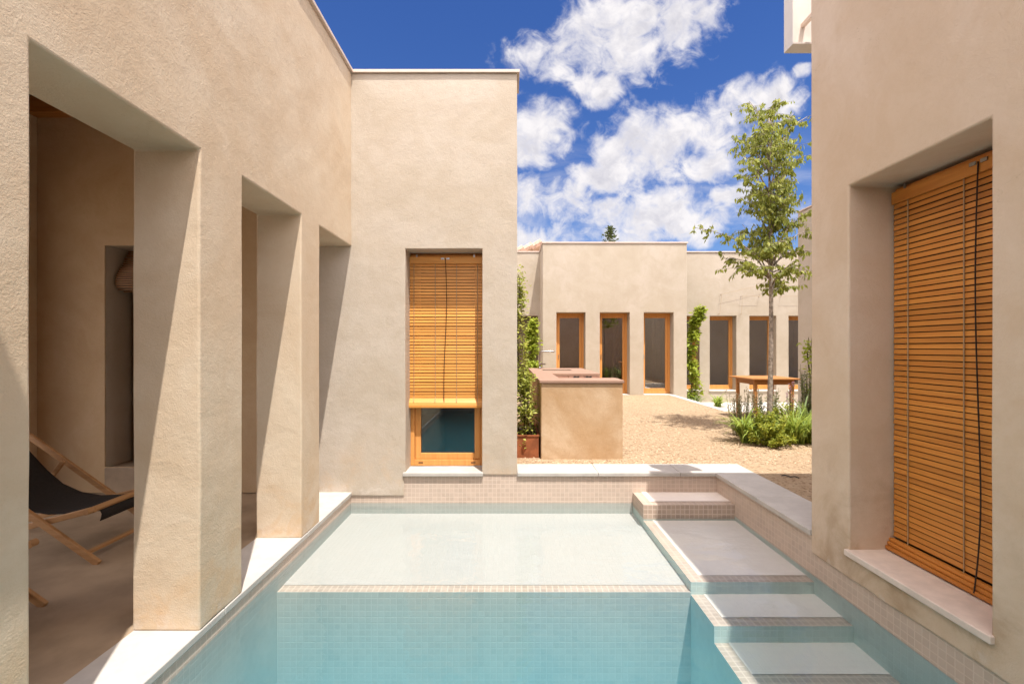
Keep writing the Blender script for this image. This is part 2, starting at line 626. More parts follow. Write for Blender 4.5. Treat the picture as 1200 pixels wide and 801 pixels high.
def paint_water_light(o, mat):  # underwater sides take the tile colour that has water light in it
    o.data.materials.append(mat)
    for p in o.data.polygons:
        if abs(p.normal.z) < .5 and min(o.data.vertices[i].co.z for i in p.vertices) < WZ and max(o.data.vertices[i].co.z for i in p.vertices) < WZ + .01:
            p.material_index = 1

# lead-in fill so that nothing is seen behind the shell
fl = MB()
fl.box(XPL, XPR, YP0, YPB, ZD - .1, ZD)
struct('pool_floor', fl, flat_mat('white pool plaster', (.74, .72, .68), .6, var=.04, scale=3))
# shallow sun shelf
XS, YF, ZB = 1.28, 3.22, -.222
sh = MB()
sh.box(XPL - .01, XS, YF, YPB + .01, ZD, ZB)
paint_water_light(struct('pool_shelf', sh, TILED), AQUAG_GLOW)
sh = MB()
sh.quad((XPL, YF + .089, ZB + .004), (XS, YF + .089, ZB + .004), (XS, YPB, ZB + .004), (XPL, YPB, ZB + .004))
struct('pool_shelf_floor', sh, WTILE)
# steps: one above the water, the others under it
steps = [(4.36, YPB + .01, 0.0), (YF, 4.36, -.152), (2.854, YF, -.24), (2.49, 2.854, -.345), (2.12, 2.49, -.45), (1.75, 2.12, -.55)]
sp, si = MB(), MB()
for k, (y0, y1, z) in enumerate(steps):
    if z > WZ:
        sp.box(XS, XPR + .01, y0, y1, WZ - .03, z)
        sp.box(XS, XPR + .01, y0 + .002, y1, ZD, WZ - .031)
    else:
        sp.box(XS, XPR + .01, y0, y1, ZD, z)
    nx = XS + .0882
    si.quad((nx, y0 + .0882, z + .004), (XPR, y0 + .0882, z + .004), (XPR, min(y1, YPB), z + .004), (nx, min(y1, YPB), z + .004))
paint_water_light(struct('pool_steps', sp, TILED), AQUA_GLOW)
struct('pool_step_treads', si, WTILE_LIFT)
# water
w = MB()
w.box(XPL - .006, XPR + .006, YP0 - .006, YPB + .006, ZD - .02, WZ)
struct('water', w, WATER)

# ================================================================== house round the left and the end of the pool
H1 = thing('house', 'plaster house with square pillars left of the pool and a half blinded end window', 'house', (-2, 3, 0))
op = [(1.56, 2.41, -.1, 2.545), (2.796, 3.586, -.1, 2.545), (3.932, 4.70, -.1, 2.545)]
me = wall_grid([-1.6, 1.56, 2.41, 2.796, 3.586, 3.932, 4.70, 4.735], [0.004, 2.545, ZR], holes(op + [(4.69, 4.74, -.1, 2.545)]), XL - XLI,
               lambda u, v, w: (XL - w, u, v), ragged=.012)
obj('pillar_wall', me, PL, H1, bevel=.012, smooth=False, seg=3)
eh = [(-1.076, -.282, .185, 2.52), (-4.17, -3.45, .0, 2.55), (-1.09, .2, -.3, .185)]
me = wall_grid([-5.2, -4.17, -3.45, XLI, -1.635, -1.09, -1.076, -.282, .079], [-.03, .0, .185, 2.52, 2.55, ZR], holes(eh), .36,
               lambda u, v, w: (u, YB + w, v), ragged=.006)
obj('end_wall', me, PLE, H1, bevel=.012, seg=3)
sw = MB()
sw.box(.079 - .36, .078, YB + .355, 9.05, .0, ZR - .002)           # garden side of the end block
sw.box(-5.2, .079, 9.0, 9.3, 0, ZR)
obj('side_wall', sw, PL, H1)
sw = MB()
sw.box(-5.2, -4.87, -1.9, -1.0, -.05, ZR)
sw.box(-5.2, -4.87, -1.0, 4.0, 3.1, ZR)  # unseen opening below, added to let daylight into the porch
sw.box(-5.2, -4.87, 4.0, YB - .001, -.05, ZR)
sw.box(-5.2, -4.87, YB + .361, 9.0, -.05, ZR)
sw.box(-4.869, XLI - .001, -1.9, -1.6, -.05, ZR)
obj('porch_wall', sw, PLI, H1)
# porch end wall skin inside (warmer render)
ni = MB()
ni.box(-4.19, -3.4, YB + .362, YB + .40, -.02, 2.7)
obj('niche_back', ni, PLI, H1)
sk = wall_grid([-4.868, -4.17, -3.45, XLI - .002], [.004, .27, 2.55, 3.95], holes([(-4.17, -3.45, .27, 2.55)]), .012,
               lambda u, v, w: (u, YB - .016 + w, v), amp=.002)
obj('porch_end_wall', sk, PLI, H1, bevel=.004)
rf = MB()
rf.box(-5.05, XLI + .15, -1.75, YB + .1, 4.06, 4.24)
rf.box(-5.05, -.1, YB + .2, 9.1, 4.061, 4.239)
obj('roof', rf, PLI, H1)
cl = MB()
x = -4.86
while x < XLI - .05:
    cl.box(x, min(x + .14, XLI - .004), -1.59, YB - .018, 4.03, 4.058)
    x += .145
obj('ceiling_boards', cl, DARKW, H1)
for y in (.6, 1.6, 2.6, 3.6, 4.58):
    b = MB()
    b.box(-4.86, XLI - .004, y, y + .12, 3.86, 4.028)
    obj('ceiling_beam', b, OAK_X, H1, bevel=.006)
cap = MB()
cap.box(XLI - .03, XL + .025, -1.9, YB - .026, ZR + .002, ZR + .03)
cap.box(-5.2, .104, YB - .025, YB + .38, ZR + .002, ZR + .03)
obj('parapet_cap', cap, CAP, H1)
ev = MB()
ev.box(-1.634, -1.05, -.8, .446, 4.332, 4.45)  # unseen slab added to cast the slanting shadow on the front pillar
obj('shadow_slab', ev, PL, H1)
sl = MB()
sl.box(-1.10, -.272, YB - .018, YB + .25, .172, .212)
obj('window_sill', sl, STONE, H1, bevel=.006)
sl = MB()
sl.box(-4.165, -3.455, YB - .03, YB + .36, .004, .265)
obj('niche_sill', sl, CONC, H1, bevel=.01)


def window_parts(parent, x0, x1, z0, z1, y, glass=GLASS, fw=.065, sw=.055, mid=None, handle=True):
    """timber window in the plane Y = y: outer frame, sash, pane"""
    f = MB()
    d = .07
    f.box(x0, x0 + fw, y, y + d, z0, z1)
    f.box(x1 - fw, x1, y, y + d, z0, z1)
    f.box(x0 + fw, x1 - fw, y, y + d, z1 - fw, z1)
    f.box(x0 + fw, x1 - fw, y, y + d, z0, z0 + fw)
    fo = obj('window_frame', f, OAK_Z, parent, bevel=.004)
    a0, a1, b0, b1 = x0 + fw + .003, x1 - fw - .003, z0 + fw + .003, z1 - fw - .003
    s = MB()
    s.box(a0, a0 + sw, y + .018, y + d - .006, b0, b1)
    s.box(a1 - sw, a1, y + .018, y + d - .006, b0, b1)
    s.box(a0 + sw, a1 - sw, y + .018, y + d - .006, b1 - sw, b1)
    s.box(a0 + sw, a1 - sw, y + .018, y + d - .006, b0, b0 + sw)
    if mid:
        s.box(a0 + sw, a1 - sw, y + .02, y + d - .008, mid, mid + .035)
    obj('sash', s, OAK_Z, fo, bevel=.004)
    p = MB()
    p.box(a0 + sw - .004, a1 - sw + .004, y + .042, y + .048, b0 + sw - .004, b1 - sw + .004)
    obj('pane', p, glass, fo)
    if handle:
        hd = MB()
        hz = (z0 + z1) / 2 - .1
        hd.bar((a0 + sw * .5, y + .005, hz - .06), (a0 + sw * .5, y + .005, hz + .06), .014, .014, (0, 1, 0))
        obj('handle', hd, STEEL, fo)
    return fo


window_parts(H1, -1.10, -.25, .215, 2.54, 4.972, GLASSD, .066, .062, handle=False)
for vx in (-.965, -.395):
    vn = MB()
    vn.box(vx - .025, vx + .025, 4.968, 4.9705, .245, .253)
    obj('drain_slot', vn, BLACK, H1)
# far shutter-door inside the porch niche
nd = MB()
nd.box(-4.12, -3.46, YB + .27, YB + .315, .27, 2.54)
obj('niche_window', nd, wood('dark door timber', (.16, .075, .025), (.10, .045, .015), 2), H1)


# ------------------------------------------------------------------ blinds (things that hang in the openings)
def blind(name, label, u0, u1, ztop, zbot, place, mat, along, cords, pull, pull_end, kick=False, group='wooden slat blinds'):
    """place(u, out, z) -> world; out grows towards the viewer side"""
    base = place((u0 + u1) / 2, 0, zbot)
    o = thing(name, label, 'blind', base, group)

    def bx(mb, ua, ub, oa, ob, za, zb):
        p, q = Vector(place(ua, oa, za)), Vector(place(ub, ob, zb))
        mb.box(min(p.x, q.x), max(p.x, q.x), min(p.y, q.y), max(p.y, q.y), p.z, q.z)
    hr = MB()
    bx(hr, u0, u1, -.012, .014, ztop - .075, ztop)
    obj('head_rail', hr, mat, o, bevel=.003)
    tb = MB()
    bx(tb, u0, u1, -.045, -.012, ztop - .01, ztop + .022)
    obj('top_batten', tb, mat, o, bevel=.003)
    s = MB()
    pitch, hgt = .0335, .0275
    z = ztop - .078
    bot = zbot + (.12 if kick else .06)
    i = 0
    while z - hgt > bot:
        tl = .0045
        j = .0012 * math.sin(i * 2.1) + random.uniform(-.0006, .0006)
        a = [place(u0 + .004, tl * .5 + j, z - hgt), place(u1 - .004, tl * .5 + j, z - hgt), place(u1 - .004, -tl * .6 + j, z), place(u0 + .004, -tl * .6 + j, z)]
        b = [place(u0 + .004, tl * .5 + j - .0035, z - hgt), place(u1 - .004, tl * .5 + j - .0035, z - hgt), place(u1 - .004, -tl * .6 + j - .0035, z), place(u0 + .004, -tl * .6 + j - .0035, z)]
        k = len(s.v)
        s.v += [tuple(v) for v in a + b]
        for f in ((0, 1, 2, 3), (7, 6, 5, 4), (0, 4, 5, 1), (1, 5, 6, 2), (2, 6, 7, 3), (3, 7, 4, 0)):
            s.f.append(tuple(k + q for q in f))
        z -= pitch
        i += 1
    obj('slats', s, mat, o, fix=True)
    br = MB()
    if kick:
        # the foot of the blind is pushed out over the window frame
        prof = [(-.002, z), (.02, z - .02), (.045, z - .048), (.056, z - .078), (.056, z - .10)]
        for (oa, za), (ob, zb) in zip(prof, prof[1:]):
            p = [place(u0 - .012, oa, za), place(u1 + .012, oa, za), place(u1 + .012, ob, zb), place(u0 - .012, ob, zb)]
            q = [Vector(place(u0 - .012, oa - .006, za - .004)), Vector(place(u1 + .012, oa - .006, za - .004)), Vector(place(u1 + .012, ob - .006, zb + .003 - .004)), Vector(place(u0 - .012, ob - .006, zb - .001))]
            k = len(br.v)
            br.v += [tuple(v) for v in p] + [tuple(v) for v in q]
            for f in ((0, 1, 2, 3), (7, 6, 5, 4), (0, 4, 5, 1), (1, 5, 6, 2), (2, 6, 7, 3), (3, 7, 4, 0)):
                br.f.append(tuple(k + w_ for w_ in f))
        obj('bottom_rail', br, mat, o, fix=True)
    else:
        for k in range(3):
            bx(br, u0 - .006, u1 + .006, -.004 + .012 * k, .024 + .012 * k, zbot + .002 + .024 * (2 - k), zbot + .024 * (3 - k))
        obj('bottom_rail', br, mat, o, bevel=.004)
    for cu in cords:
        c = MB()
        c.tube([place(cu, .006, ztop - .07), place(cu, .006, bot + .02), place(cu + .004, .02 if not kick else .05, bot - .03)], .0032, 6)
        obj('ladder_cord', c, CORDL, o)
    c = MB()
    zz = [ztop - .02 + (pull_end - ztop + .02) * k / 10 for k in range(11)]
    zz = [ztop - .02 + (pull_end - ztop + .02) * k / 40 for k in range(41)]
    c.tube([place(pull + .014 * math.sin(k * .14), .018 + .03 * max(0, (k - 30) / 10) ** 2, zk) for k, zk in enumerate(zz)], .0035, 6)
    obj('pull_cord', c, CORD, o)
    for ua, ub, oa, ob, za, zb in ((pull - .045, pull - .012, .014, .02, -.03, -.012), (pull + .012, pull + .045, .014, .02, -.03, -.012),
                                   (u0 + .12 * (u1 - u0) - .008, u0 + .12 * (u1 - u0) + .008, .012, .017, -.004, .025), (u1 - .12 * (u1 - u0) - .008, u1 - .12 * (u1 - u0) + .008, .012, .017, -.004, .025)):
        bk = MB()
        bx(bk, ua, ub, oa, ob, ztop + za, ztop + zb)
        obj('bracket', bk, STEEL, o)
    return o


blind('slat_blind', 'honey slat blind half lowered over the end wall window above the pool', -1.094, -.283, 2.476, .83,
      lambda u, w, z: (u, 4.93 - w, z), SLAT_X, 0, (-1.03, -.80, -.57, -.345), -.69, .87, kick=True)
blind('slat_blind', 'full length amber slat blind lowered to the sill in the right wall', 2.035, 2.872, 2.47, .235,
      lambda u, w, z: (2.415 - w, u, z), SLAT_Y, 1, (2.16, 2.42, 2.76), 2.335, .25)

# rolled blind inside the porch
rb = thing('rolled_blind', 'dark slat blind rolled up at the head of the porch niche', 'blind', (-4.0, YB + .25, 2.2), 'wooden slat blinds')
prof = [(.25, 2.545), (.235, 2.50), (.20, 2.46), (.20, 2.43), (.17, 2.38), (.12, 2.31), (.085, 2.24), (.08, 2.17), (.10, 2.12), (.15, 2.10), (.25, 2.10)]
s = MB()
for i in range(len(prof) - 1):
    (a, za), (b_, zb) = prof[i], prof[i + 1]
    n = max(1, int(abs(zb - za) / .022))
    for k in range(n):
        t0, t1 = k / n, (k + .66) / n
        s.bar((-4.14, YB + a + (b_ - a) * (t0 + t1) / 2, za + (zb - za) * (t0 + t1) / 2), (-3.47, YB + a + (b_ - a) * (t0 + t1) / 2, za + (zb - za) * (t0 + t1) / 2), .014, max(.012, abs(zb - za) * (t1 - t0)))
obj('slats', s, wood('dark slat timber', (.34, .165, .055), (.22, .10, .03), 0), rb)

# ================================================================== house on the right of the pool
H2 = thing('house', 'shaded sand plaster house right of the pool with one tall blinded window', 'house', (3, 2, 0))
me = wall_grid([-1.6, 2.028, 2.879, 3.24], [.05, .215, 2.517, 4.58], holes([(2.028, 2.879, .215, 2.517)]), .42,
               lambda u, v, w: (XR + w, u, v), ragged=.022)
obj('pool_side_wall', me, PLR, H2, bevel=.012, seg=3)
ow = MB()
ow.box(XR + .421, 7.0, 2.88, 3.239, 0, 4.4)
ow.box(6.7, 7.0, -1.6, 2.879, 0, 4.4)
ow.box(XR + .421, 6.699, -1.9, -1.6, 0, 4.4)
obj('outer_wall', ow, PLR, H2)
rf = MB()
rf.box(XR + .2, 6.85, -1.75, 3.05, 4.2, 4.35)
obj('roof', rf, PL, H2)
sl = MB()
sl.box(XR - .022, XR + .40, 2.012, 2.893, .19, .228)
obj('window_sill', sl, PINK, H2, bevel=.006, seg=3)
wf = MB()
wf.box(2.50, 2.54, 2.03, 2.877, .23, 2.515)
obj('window', wf, flat_mat('dark window', (.03, .022, .016), .3), H2)

# wall added behind the viewpoint, gives the end window a dark reflection
gw_ = tag(obj('added_back_wall', wall_grid([-1.70, 2.20], [.0, 2.7], holes([]), .25, lambda u, v, w: (u, -1.605 - w, v), amp=.002), PLR, None, bevel=.01),
          'added plaster wall behind the viewpoint that darkens the end window reflection', 'wall')

# white box on the far face of that house
wb = thing('wall_box', 'white open box fixed high behind the corner of the right house', 'box', (2.3, 3.5, 3.8))
b = MB()
b.box(2.185, 2.60, 3.60, 3.612, 3.84, 4.28)
obj('back_panel', b, WHITE, wb)
b = MB()
b.box(2.172, 2.184, 3.50, 3.612, 3.825, 4.28)
b.box(2.184, 2.60, 3.50, 3.612, 3.825, 3.839)
obj('flange', b, WHITE, wb)
b = MB()
b.box(2.30, 2.33, 3.24, 3.60, 4.02, 4.05)
obj('bracket', b, CAP, wb)
b = MB()
b.box(2.46, 2.49, 3.24, 3.60, 4.02, 4.05)
obj('bracket', b, CAP, wb)

# ================================================================== far house across the court
H3 = thing('house', 'far sand plaster house across the gravel court with a row of timber doors', 'house', (3, 13, .2))
YD = 12.5
dr = [(1.285, 2.08), (2.477, 3.294), (3.68, 4.495)]
me = wall_grid([.91] + [v for d in dr for v in d] + [4.86], [.0, .19, 2.458, 4.35], holes([(a, b, .19, 2.458) for a, b in dr]), .42,
               lambda u, v, w: (u, YD + w, v), step=.3, amp=.004)
obj('front_wall', me, PLF, H3, bevel=.012)
YW = 13.6
wn_ = [(4.93, 5.66), (5.97, 6.76), (7.15, 7.95), (8.32, 9.1)]
me = wall_grid([4.44] + [v for d in wn_ for v in d] + [10.2], [-.2, .20, 2.44, 4.32], holes([(a, b, .20, 2.44) for a, b in wn_]), .42,
               lambda u, v, w: (u, YW + w, v), step=.3, amp=.004)
obj('recessed_wall', me, PLF, H3, bevel=.012)
me = wall_grid([-5, -.3, .86, 1.3], [0, .2, 2.44, 4.33], holes([(-.3, .86, .2, 2.44)]), .42, lambda u, v, w: (u, YW + w, v), step=.3, amp=.004)
obj('recessed_wall', me, PLF, H3, bevel=.012)
ow = MB()
ow.box(.915, 1.26, YD + .41, YW + .3, 0, 4.345)
ow.box(4.46, 4.855, YD + .41, YW + .3, -.2, 4.345)
ow.box(-5, 10.2, 18, 18.4, 0, 4.3)
ow.box(.95, 2.9, 14.35, 14.45, .2, 3.8)  # partitions added close behind the glass to brighten the panes
ow.box(2.9, 3.0, 14.45, 17.9, .2, 3.8)
ow.box(3.9, 4.42, 14.9, 15.0, .2, 3.8)
ow.box(4.9, 9.7, 15.6, 15.7, .2, 3.8)
ow.box(9.8, 10.2, YW + .43, 17.99, 0, 4.3)
ow.box(-5, -4.6, YW + .43, 17.99, 0, 4.3)
obj('inner_wall', ow, PLF, H3)
rf = MB()
rf.box(-4.8, 10.0, YW + .2, 18.2, 3.9, 4.1)
rf.box(1.1, 4.65, YD + .2, YW + .6, 3.901, 4.099)
obj('roof', rf, PLF, H3)
cap = MB()
cap.box(.89, 4.885, YD - .025, YW + .3, 4.353, 4.385)
cap.box(4.886, 10.2, YW - .025, YW + .44, 4.33, 4.36)
cap.box(-5, .889, YW - .025, YW + .44, 4.335, 4.365)
obj('parapet_cap', cap, CAP, H3)
for (a, b) in dr:
    window_parts(H3, a - .02, b + .02, .215, 2.47, YD + .29, GLASS, .075, .065)
    ts = MB()
    ts.box(a + .002, b - .002, YD + .0, YD + .289, .16, .212)
    obj('threshold', ts, PAVE, H3)
for (a, b) in wn_:
    window_parts(H3, a - .02, b + .02, .24, 2.45, YW + .24, GLASS, .065, .055, handle=False)
    ts = MB()
    ts.box(a - .03, b + .03, YW - .03, YW + .239, .19, .236)
    obj('window_sill', ts, PAVE, H3, bevel=.006)
dw = MB()
dw.box(-.32, .88, YW + .2, YW + .25, .2, 2.46)
obj('dark_window', dw, flat_mat('dark timber screen', (.10, .065, .05), .6), H3)
ib = MB()
ib.quad((-4.7, 13.98, .19), (9.9, 13.98, .19), (9.9, 18.1, .19), (-4.7, 18.1, .19))
ib.quad((1.2, 12.9, .19), (4.5, 12.9, .19), (4.5, 13.979, .19), (1.2, 13.979, .19))
obj('indoor_floor', ib, CONC, H3)
# curtains seen through the doors
for (xa, xb) in ((2.95, 3.2), (4.1, 4.42)):
    y0 = (YD if xb < 4.8 else YW) + .6
    cu = MB()
    n = 24
    for i in range(n):
        u0, u1 = xa + (xb - xa) * i / n, xa + (xb - xa) * (i + 1) / n
        q0, q1 = y0 + .03 * math.sin(i * 1.3), y0 + .03 * math.sin((i + 1) * 1.3)
        cu.quad((u0, q0, .22), (u1, q1, .22), (u1, q1, 2.5), (u0, q0, 2.5))
    obj('curtain', cu, flat_mat('linen curtain', (.30, .235, .18), .9), H3, smooth=True)
# climbing wires on the recessed wall
YT = YW - .10
for pts in ([(845.9, 344.6), (843.4, 367.6)], [(845.9, 344.6), (900, 332)], [(870, 347), (891, 347)], [(870, 347), (869, 368)], [(916.5, 347), (940, 347)]):
    c = MB()
    c.tube([at(x, y, YT) for x, y in pts], .003, 6)
    for x, y in pts:
        e = at(x, y, YT)
        c.tube([e, (e.x, YW + .01, e.z)], .006, 6)
    obj('climbing_wire', c, CORDL, H3)

# right wing along the court
H4 = thing('house', 'right wing of sand plaster standing behind the slender court tree', 'house', (7, 7, .2))
me = wall_grid([3.6, 9.77], [0, 4.37], holes([]), .4, lambda u, v, w: (6.17 + w, u, v), step=.3, amp=.004)
obj('court_wall', me, PLF, H4, bevel=.012)
ow = MB()
ow.box(6.571, 18, 9.37, 9.769, 0, 4.36)
ow.box(6.571, 18, 3.6, 4.0, 0, 4.36)
obj('end_wall', ow, PLF, H4)
rf = MB()
rf.box(6.572, 18, 4.01, 9.36, 4.0, 4.2)
obj('roof', rf, PLF, H4)
cap = MB()
cap.box(6.145, 6.6, 3.58, 9.79, 4.375, 4.40)
obj('parapet_cap', cap, CAP, H4)

# tiled roof behind the far house, left
H5 = thing('tiled_house', 'clay tiled roof end showing behind the far house at left', 'house', (-2, 19, .2))
b = MB()
b.box(-6, 1.08, 18.6, 24, .2, 4.75)
obj('wall', b, PLF, H5)
rt = MB()
p0, p1 = Vector((-4.2, 18.45, 3.85)), Vector((1.25, 18.45, 5.68))
n = 15
for i in range(n):
    a, c = p0.lerp(p1, i / n), p0.lerp(p1, (i + 1.12) / n)
    for k in range(18):
        y = 18.45 + k * .3
        rt.tube([a + Vector((0, k * .3, -.02)), c + Vector((0, k * .3, .06))], [.13, .15], 8)
obj('roof', rt, ROOFT, H5)

# ================================================================== outdoor kitchen block
K = thing('kitchen_counter', 'ochre plastered outdoor kitchen block with a terracotta worktop on the gravel', 'counter', (.85, 6.5, GZ))
KX0, KX1, KY0, KY1, KZ = .357, 1.335, 5.31, 8.45, 1.085
kb = MB()
kb.box(KX0 + .012, KX1 - .012, KY0 + .012, 5.70, .1, KZ)              # bar front
kb.box(KX0 + .012, .60, 5.701, 6.72, .1, KZ)
kb.box(KX0 + .012, KX1 - .012, 6.721, KY1 - .012, .1, KZ)
kb.box(.601, KX1 - .03, 5.702, 6.719, .1, .86)
obj('plastered_body', kb, PLK, K, bevel=.014, seg=3)
wt = MB()
wt.box(KX0 - .008, KX1, KY0 - .008, 5.74, KZ + .001, 1.12)
wt.box(KX0 - .008, .625, 5.742, 6.70, KZ + .001, 1.12)
wt.box(KX0 - .008, KX1, 6.702, 7.60, KZ + .001, 1.12)
wt.box(KX0 - .008, .56, 7.602, 7.98, KZ + .001, 1.12)
wt.box(1.05, KX1, 7.602, 7.98, KZ + .001, 1.12)
wt.box(KX0 - .008, KX1, 7.982, KY1, KZ + .001, 1.12)
m, t = new_mat('terracotta worktop slabs')
p = pos(t)
bn = t.n('ShaderNodeTexVoronoi', ins={'Vector': p, 'Scale': 5.0})
c = t.mix(t.noise(p, 9, 5, .6), (.30, .18, .125), (.37, .24, .175))
c = t.mix(t.m('MULTIPLY', t.ramp(t.noise(p, 26, 4), .5, .8), .4), c, (.30, .15, .10))
finish(t, c, .6, t.bump(t.noise(p, 60, 3), .001, .4), spec=.3)
obj('worktop', wt, m, K, bevel=.005)
br = MB()
z = .865
for k in range(3):
    x = .63 + (.06 if k % 2 else 0)
    while x < KX1 - .05:
        br.box(x, min(x + .225, KX1 - .012), 6.690, 6.7185, z, z + .068)
        x += .235
    z += .074
obj('brick_back', br, BRICK, K, bevel=.004)
sk_ = MB()
sk_.box(.565, 1.045, 7.61, 7.97, .95, .955)
for (a, b, c, d) in ((.56, .566, 7.602, 7.98), (1.044, 1.05, 7.602, 7.98), (.566, 1.044, 7.602, 7.61), (.566, 1.044, 7.97, 7.98)):
    sk_.box(a, b, c, d, .95, 1.117)
obj('sink', sk_, STEEL, K)
tp = MB()
zt = 1.12
tp.tube([(.545, 8.2, zt), (.545, 8.2, zt + .27), (.555, 8.2, zt + .295), (.585, 8.2, zt + .31), (.79, 8.2, zt + .31), (.805, 8.2, zt + .30)], .016, 10)
tp.tube([(.545, 8.2, zt), (.545, 8.2, zt + .03)], .026, 12)
tap = obj('tap', tp, STEEL, K, smooth=True)
lv = MB()
lv.bar((.545, 8.19, zt + .08), (.645, 8.16, zt + .085), .02, .028)
obj('tap_lever', lv, STEEL, tap)
for kx in (.96, 1.14):
    kn = MB()
    kn.tube([(kx, 6.688, 1.05), (kx, 6.66, 1.05)], .032, 14)
    kn.bar((kx - .05, 6.65, 1.045), (kx + .055, 6.645, 1.075), .02, .026, (0, 1, 0))
    kn.tube([(kx, 6.66, 1.05), (kx, 6.645, 1.05)], .02, 12)
    obj('burner_knob', kn, BLACK, K)

# ================================================================== foliage builders
def rnd_dir(r, zmin=-1, zmax=1):
    a = r.uniform(0, 2 * math.pi)
    z = r.uniform(zmin, zmax)
    q = math.sqrt(max(0, 1 - z * z))
    return Vector((q * math.cos(a), q * math.sin(a), z))


def climber(name, label, cat, path, width, n, L, mat, seed, lean=(0, 0, 0), group=None, stems=3, depth=None):
    r = random.Random(seed)
    o = thing(name, label, cat, path[0], group)
    pts = [Vector(p) for p in path]
    depth = depth or width
    s = MB()
    for k in range(stems):
        off = Vector((r.uniform(-.4, .4) * width, r.uniform(-.4, .4) * depth, 0))
        line = []
        for i in range(len(pts) * 4 - 3):
            a = pts[i // 4]
            b = pts[min(i // 4 + 1, len(pts) - 1)]
            line.append(a.lerp(b, (i % 4) / 4) + off * (1 - .5 * i / (len(pts) * 4)) + rnd_dir(r) * .015)
        s.tube(line, [.011 - .008 * i / len(line) for i in range(len(line))], 5)
    obj('stem', s, STEM, o)
    lf = MB()
    clumps = []
    for k in range(max(12, n // 26)):
        u = r.random() * (len(pts) - 1)
        i = min(int(u), len(pts) - 2)
        c = pts[i].lerp(pts[i + 1], u - i)
        tpr = 1 - .55 * (u / (len(pts) - 1))
        clumps.append(c + Vector((r.gauss(0, .36) * width * tpr, r.gauss(0, .36) * depth * tpr, r.gauss(0, .05))))
    for k in range(n):
        c = r.choice(clumps)
        p = c + Vector((r.gauss(0, .05), r.gauss(0, .05), r.gauss(0, .06)))
        d = rnd_dir(r, -.7, .6) + Vector(lean)
        nn = Vector((r.gauss(0, .5), r.gauss(-.3, .5), 1))
        lf.leaf(p, d, nn, L * r.uniform(.6, 1.2), L * r.uniform(.4, .62))
    obj('foliage', lf, mat, o)
    return o


def strap_clump(label, c, n, L, W, mat, seed, group='strap leaved clumps in the bed', arch=1.7):
    r = random.Random(seed)
    o = thing('strap_leaf_plant', label, 'plant', c, group)
    lf = MB()
    for k in range(n):
        az = r.uniform(0, 2 * math.pi)
        q = Vector(c) + Vector((r.gauss(0, .04), r.gauss(0, .04), 0))
        lf.blade(q, az, L * r.uniform(.6, 1.15), W * r.uniform(.7, 1.2), arch * r.uniform(.6, 1.3), start=r.uniform(1.0, 1.5))
    obj('leaves', lf, mat, o)
    return o


def upright_plant(label, c, n, h, spread, mat, seed, flower=None, leafL=.04, group='upright stemmed plants in the bed', name='upright_plant'):
    r = random.Random(seed)
    o = thing(name, label, 'plant', c, group)
    s, lf, fl = MB(), MB(), MB()
    for k in range(n):
        a = r.uniform(0, 2 * math.pi)
        out = r.random() * spread
        b = Vector(c) + Vector((math.cos(a), math.sin(a), 0)) * out * .45
        tip = Vector(c) + Vector((math.cos(a) * out, math.sin(a) * out, h * r.uniform(.65, 1.1)))
        s.tube([b, b.lerp(tip, .5) + rnd_dir(r) * .01, tip], [.004, .003, .002], 4)
        m_ = int(16 * h / .5)
        for i in range(m_):
            q = b.lerp(tip, .1 + .85 * i / m_)
            d = rnd_dir(r, .1, .9)
            lf.leaf(q, d, rnd_dir(r), leafL * r.uniform(.6, 1.2), leafL * .24)
        if flower:
            fl = MB()
            for i in range(16):
                q = tip + Vector((r.gauss(0, .006), r.gauss(0, .006), r.uniform(-.02, .06)))
                fl.leaf(q, rnd_dir(r, 0, 1), rnd_dir(r), .018, .011)
            obj('flower_spike', fl, flower, o)
    obj('stem', s, STEM, o)
    obj('leaves', lf, mat, o)
    return o


def mound(label, c, rx, rz, n, L, mat, seed, name='rounded_shrub', group='rounded shrubs in the bed'):
    r = random.Random(seed)
    o = thing(name, label, 'shrub', c, group)
    s, lf = MB(), MB()
    for k in range(26):
        d = rnd_dir(r, .15, 1)
        tip = Vector(c) + Vector((d.x * rx, d.y * rx, d.z * rz)) * r.uniform(.7, .95)
        s.tube([Vector(c) + Vector((d.x, d.y, 0)) * .02, Vector(c).lerp(tip, .5) + rnd_dir(r) * .02, tip], [.006, .004, .002], 4)
        for i in range(n // 26):
            k2 = r.random() ** .5
            q = Vector(c).lerp(tip, k2) + rnd_dir(r) * r.uniform(.01, .05)
            q.z = max(q.z, c[2] + .01)
            lf.leaf(q, (d * .7 + rnd_dir(r)).normalized(), d + rnd_dir(r) * .6, L * r.uniform(.6, 1.2), L * .42)
    obj('twigs', s, STEM, o)
    obj('foliage', lf, mat, o)
    return o


# planter with its climbing shrub, second climber behind it
pb = thing('planter_box', 'rusted steel planter box at the foot of the climbing shrub beside the counter', 'planter', (.2, 5.55, GZ))
b = MB()
b.box(.085, .345, 5.38, 5.392, GZ, .455)
b.box(.085, .345, 6.3, 6.312, GZ, .455)
b.box(.085, .097, 5.392, 6.3, GZ, .455)
b.box(.333, .345, 5.392, 6.3, GZ, .455)
obj('sides', b, CORTEN, pb)
b = MB()
b.box(.075, .355, 5.37, 5.395, .455, .47)
b.box(.075, .10, 5.395, 6.3, .455, .47)
b.box(.33, .355, 5.395, 6.3, .455, .47)
obj('rim', b, CORTEN, pb)
b = MB()
b.box(.098, .332, 5.393, 6.299, GZ, .43)
obj('soil', b, SOIL, pb)
climber('climbing_shrub', 'tall narrow yellow green climber growing from the rusted planter', 'shrub',
        [(.21, 5.6, .43), (.20, 5.62, .85), (.13, 5.65, 1.25), (.11, 5.7, 2.0), (.09, 5.7, 2.42)], .125, 2600, .055, L_SHRUB, 3, depth=.3)
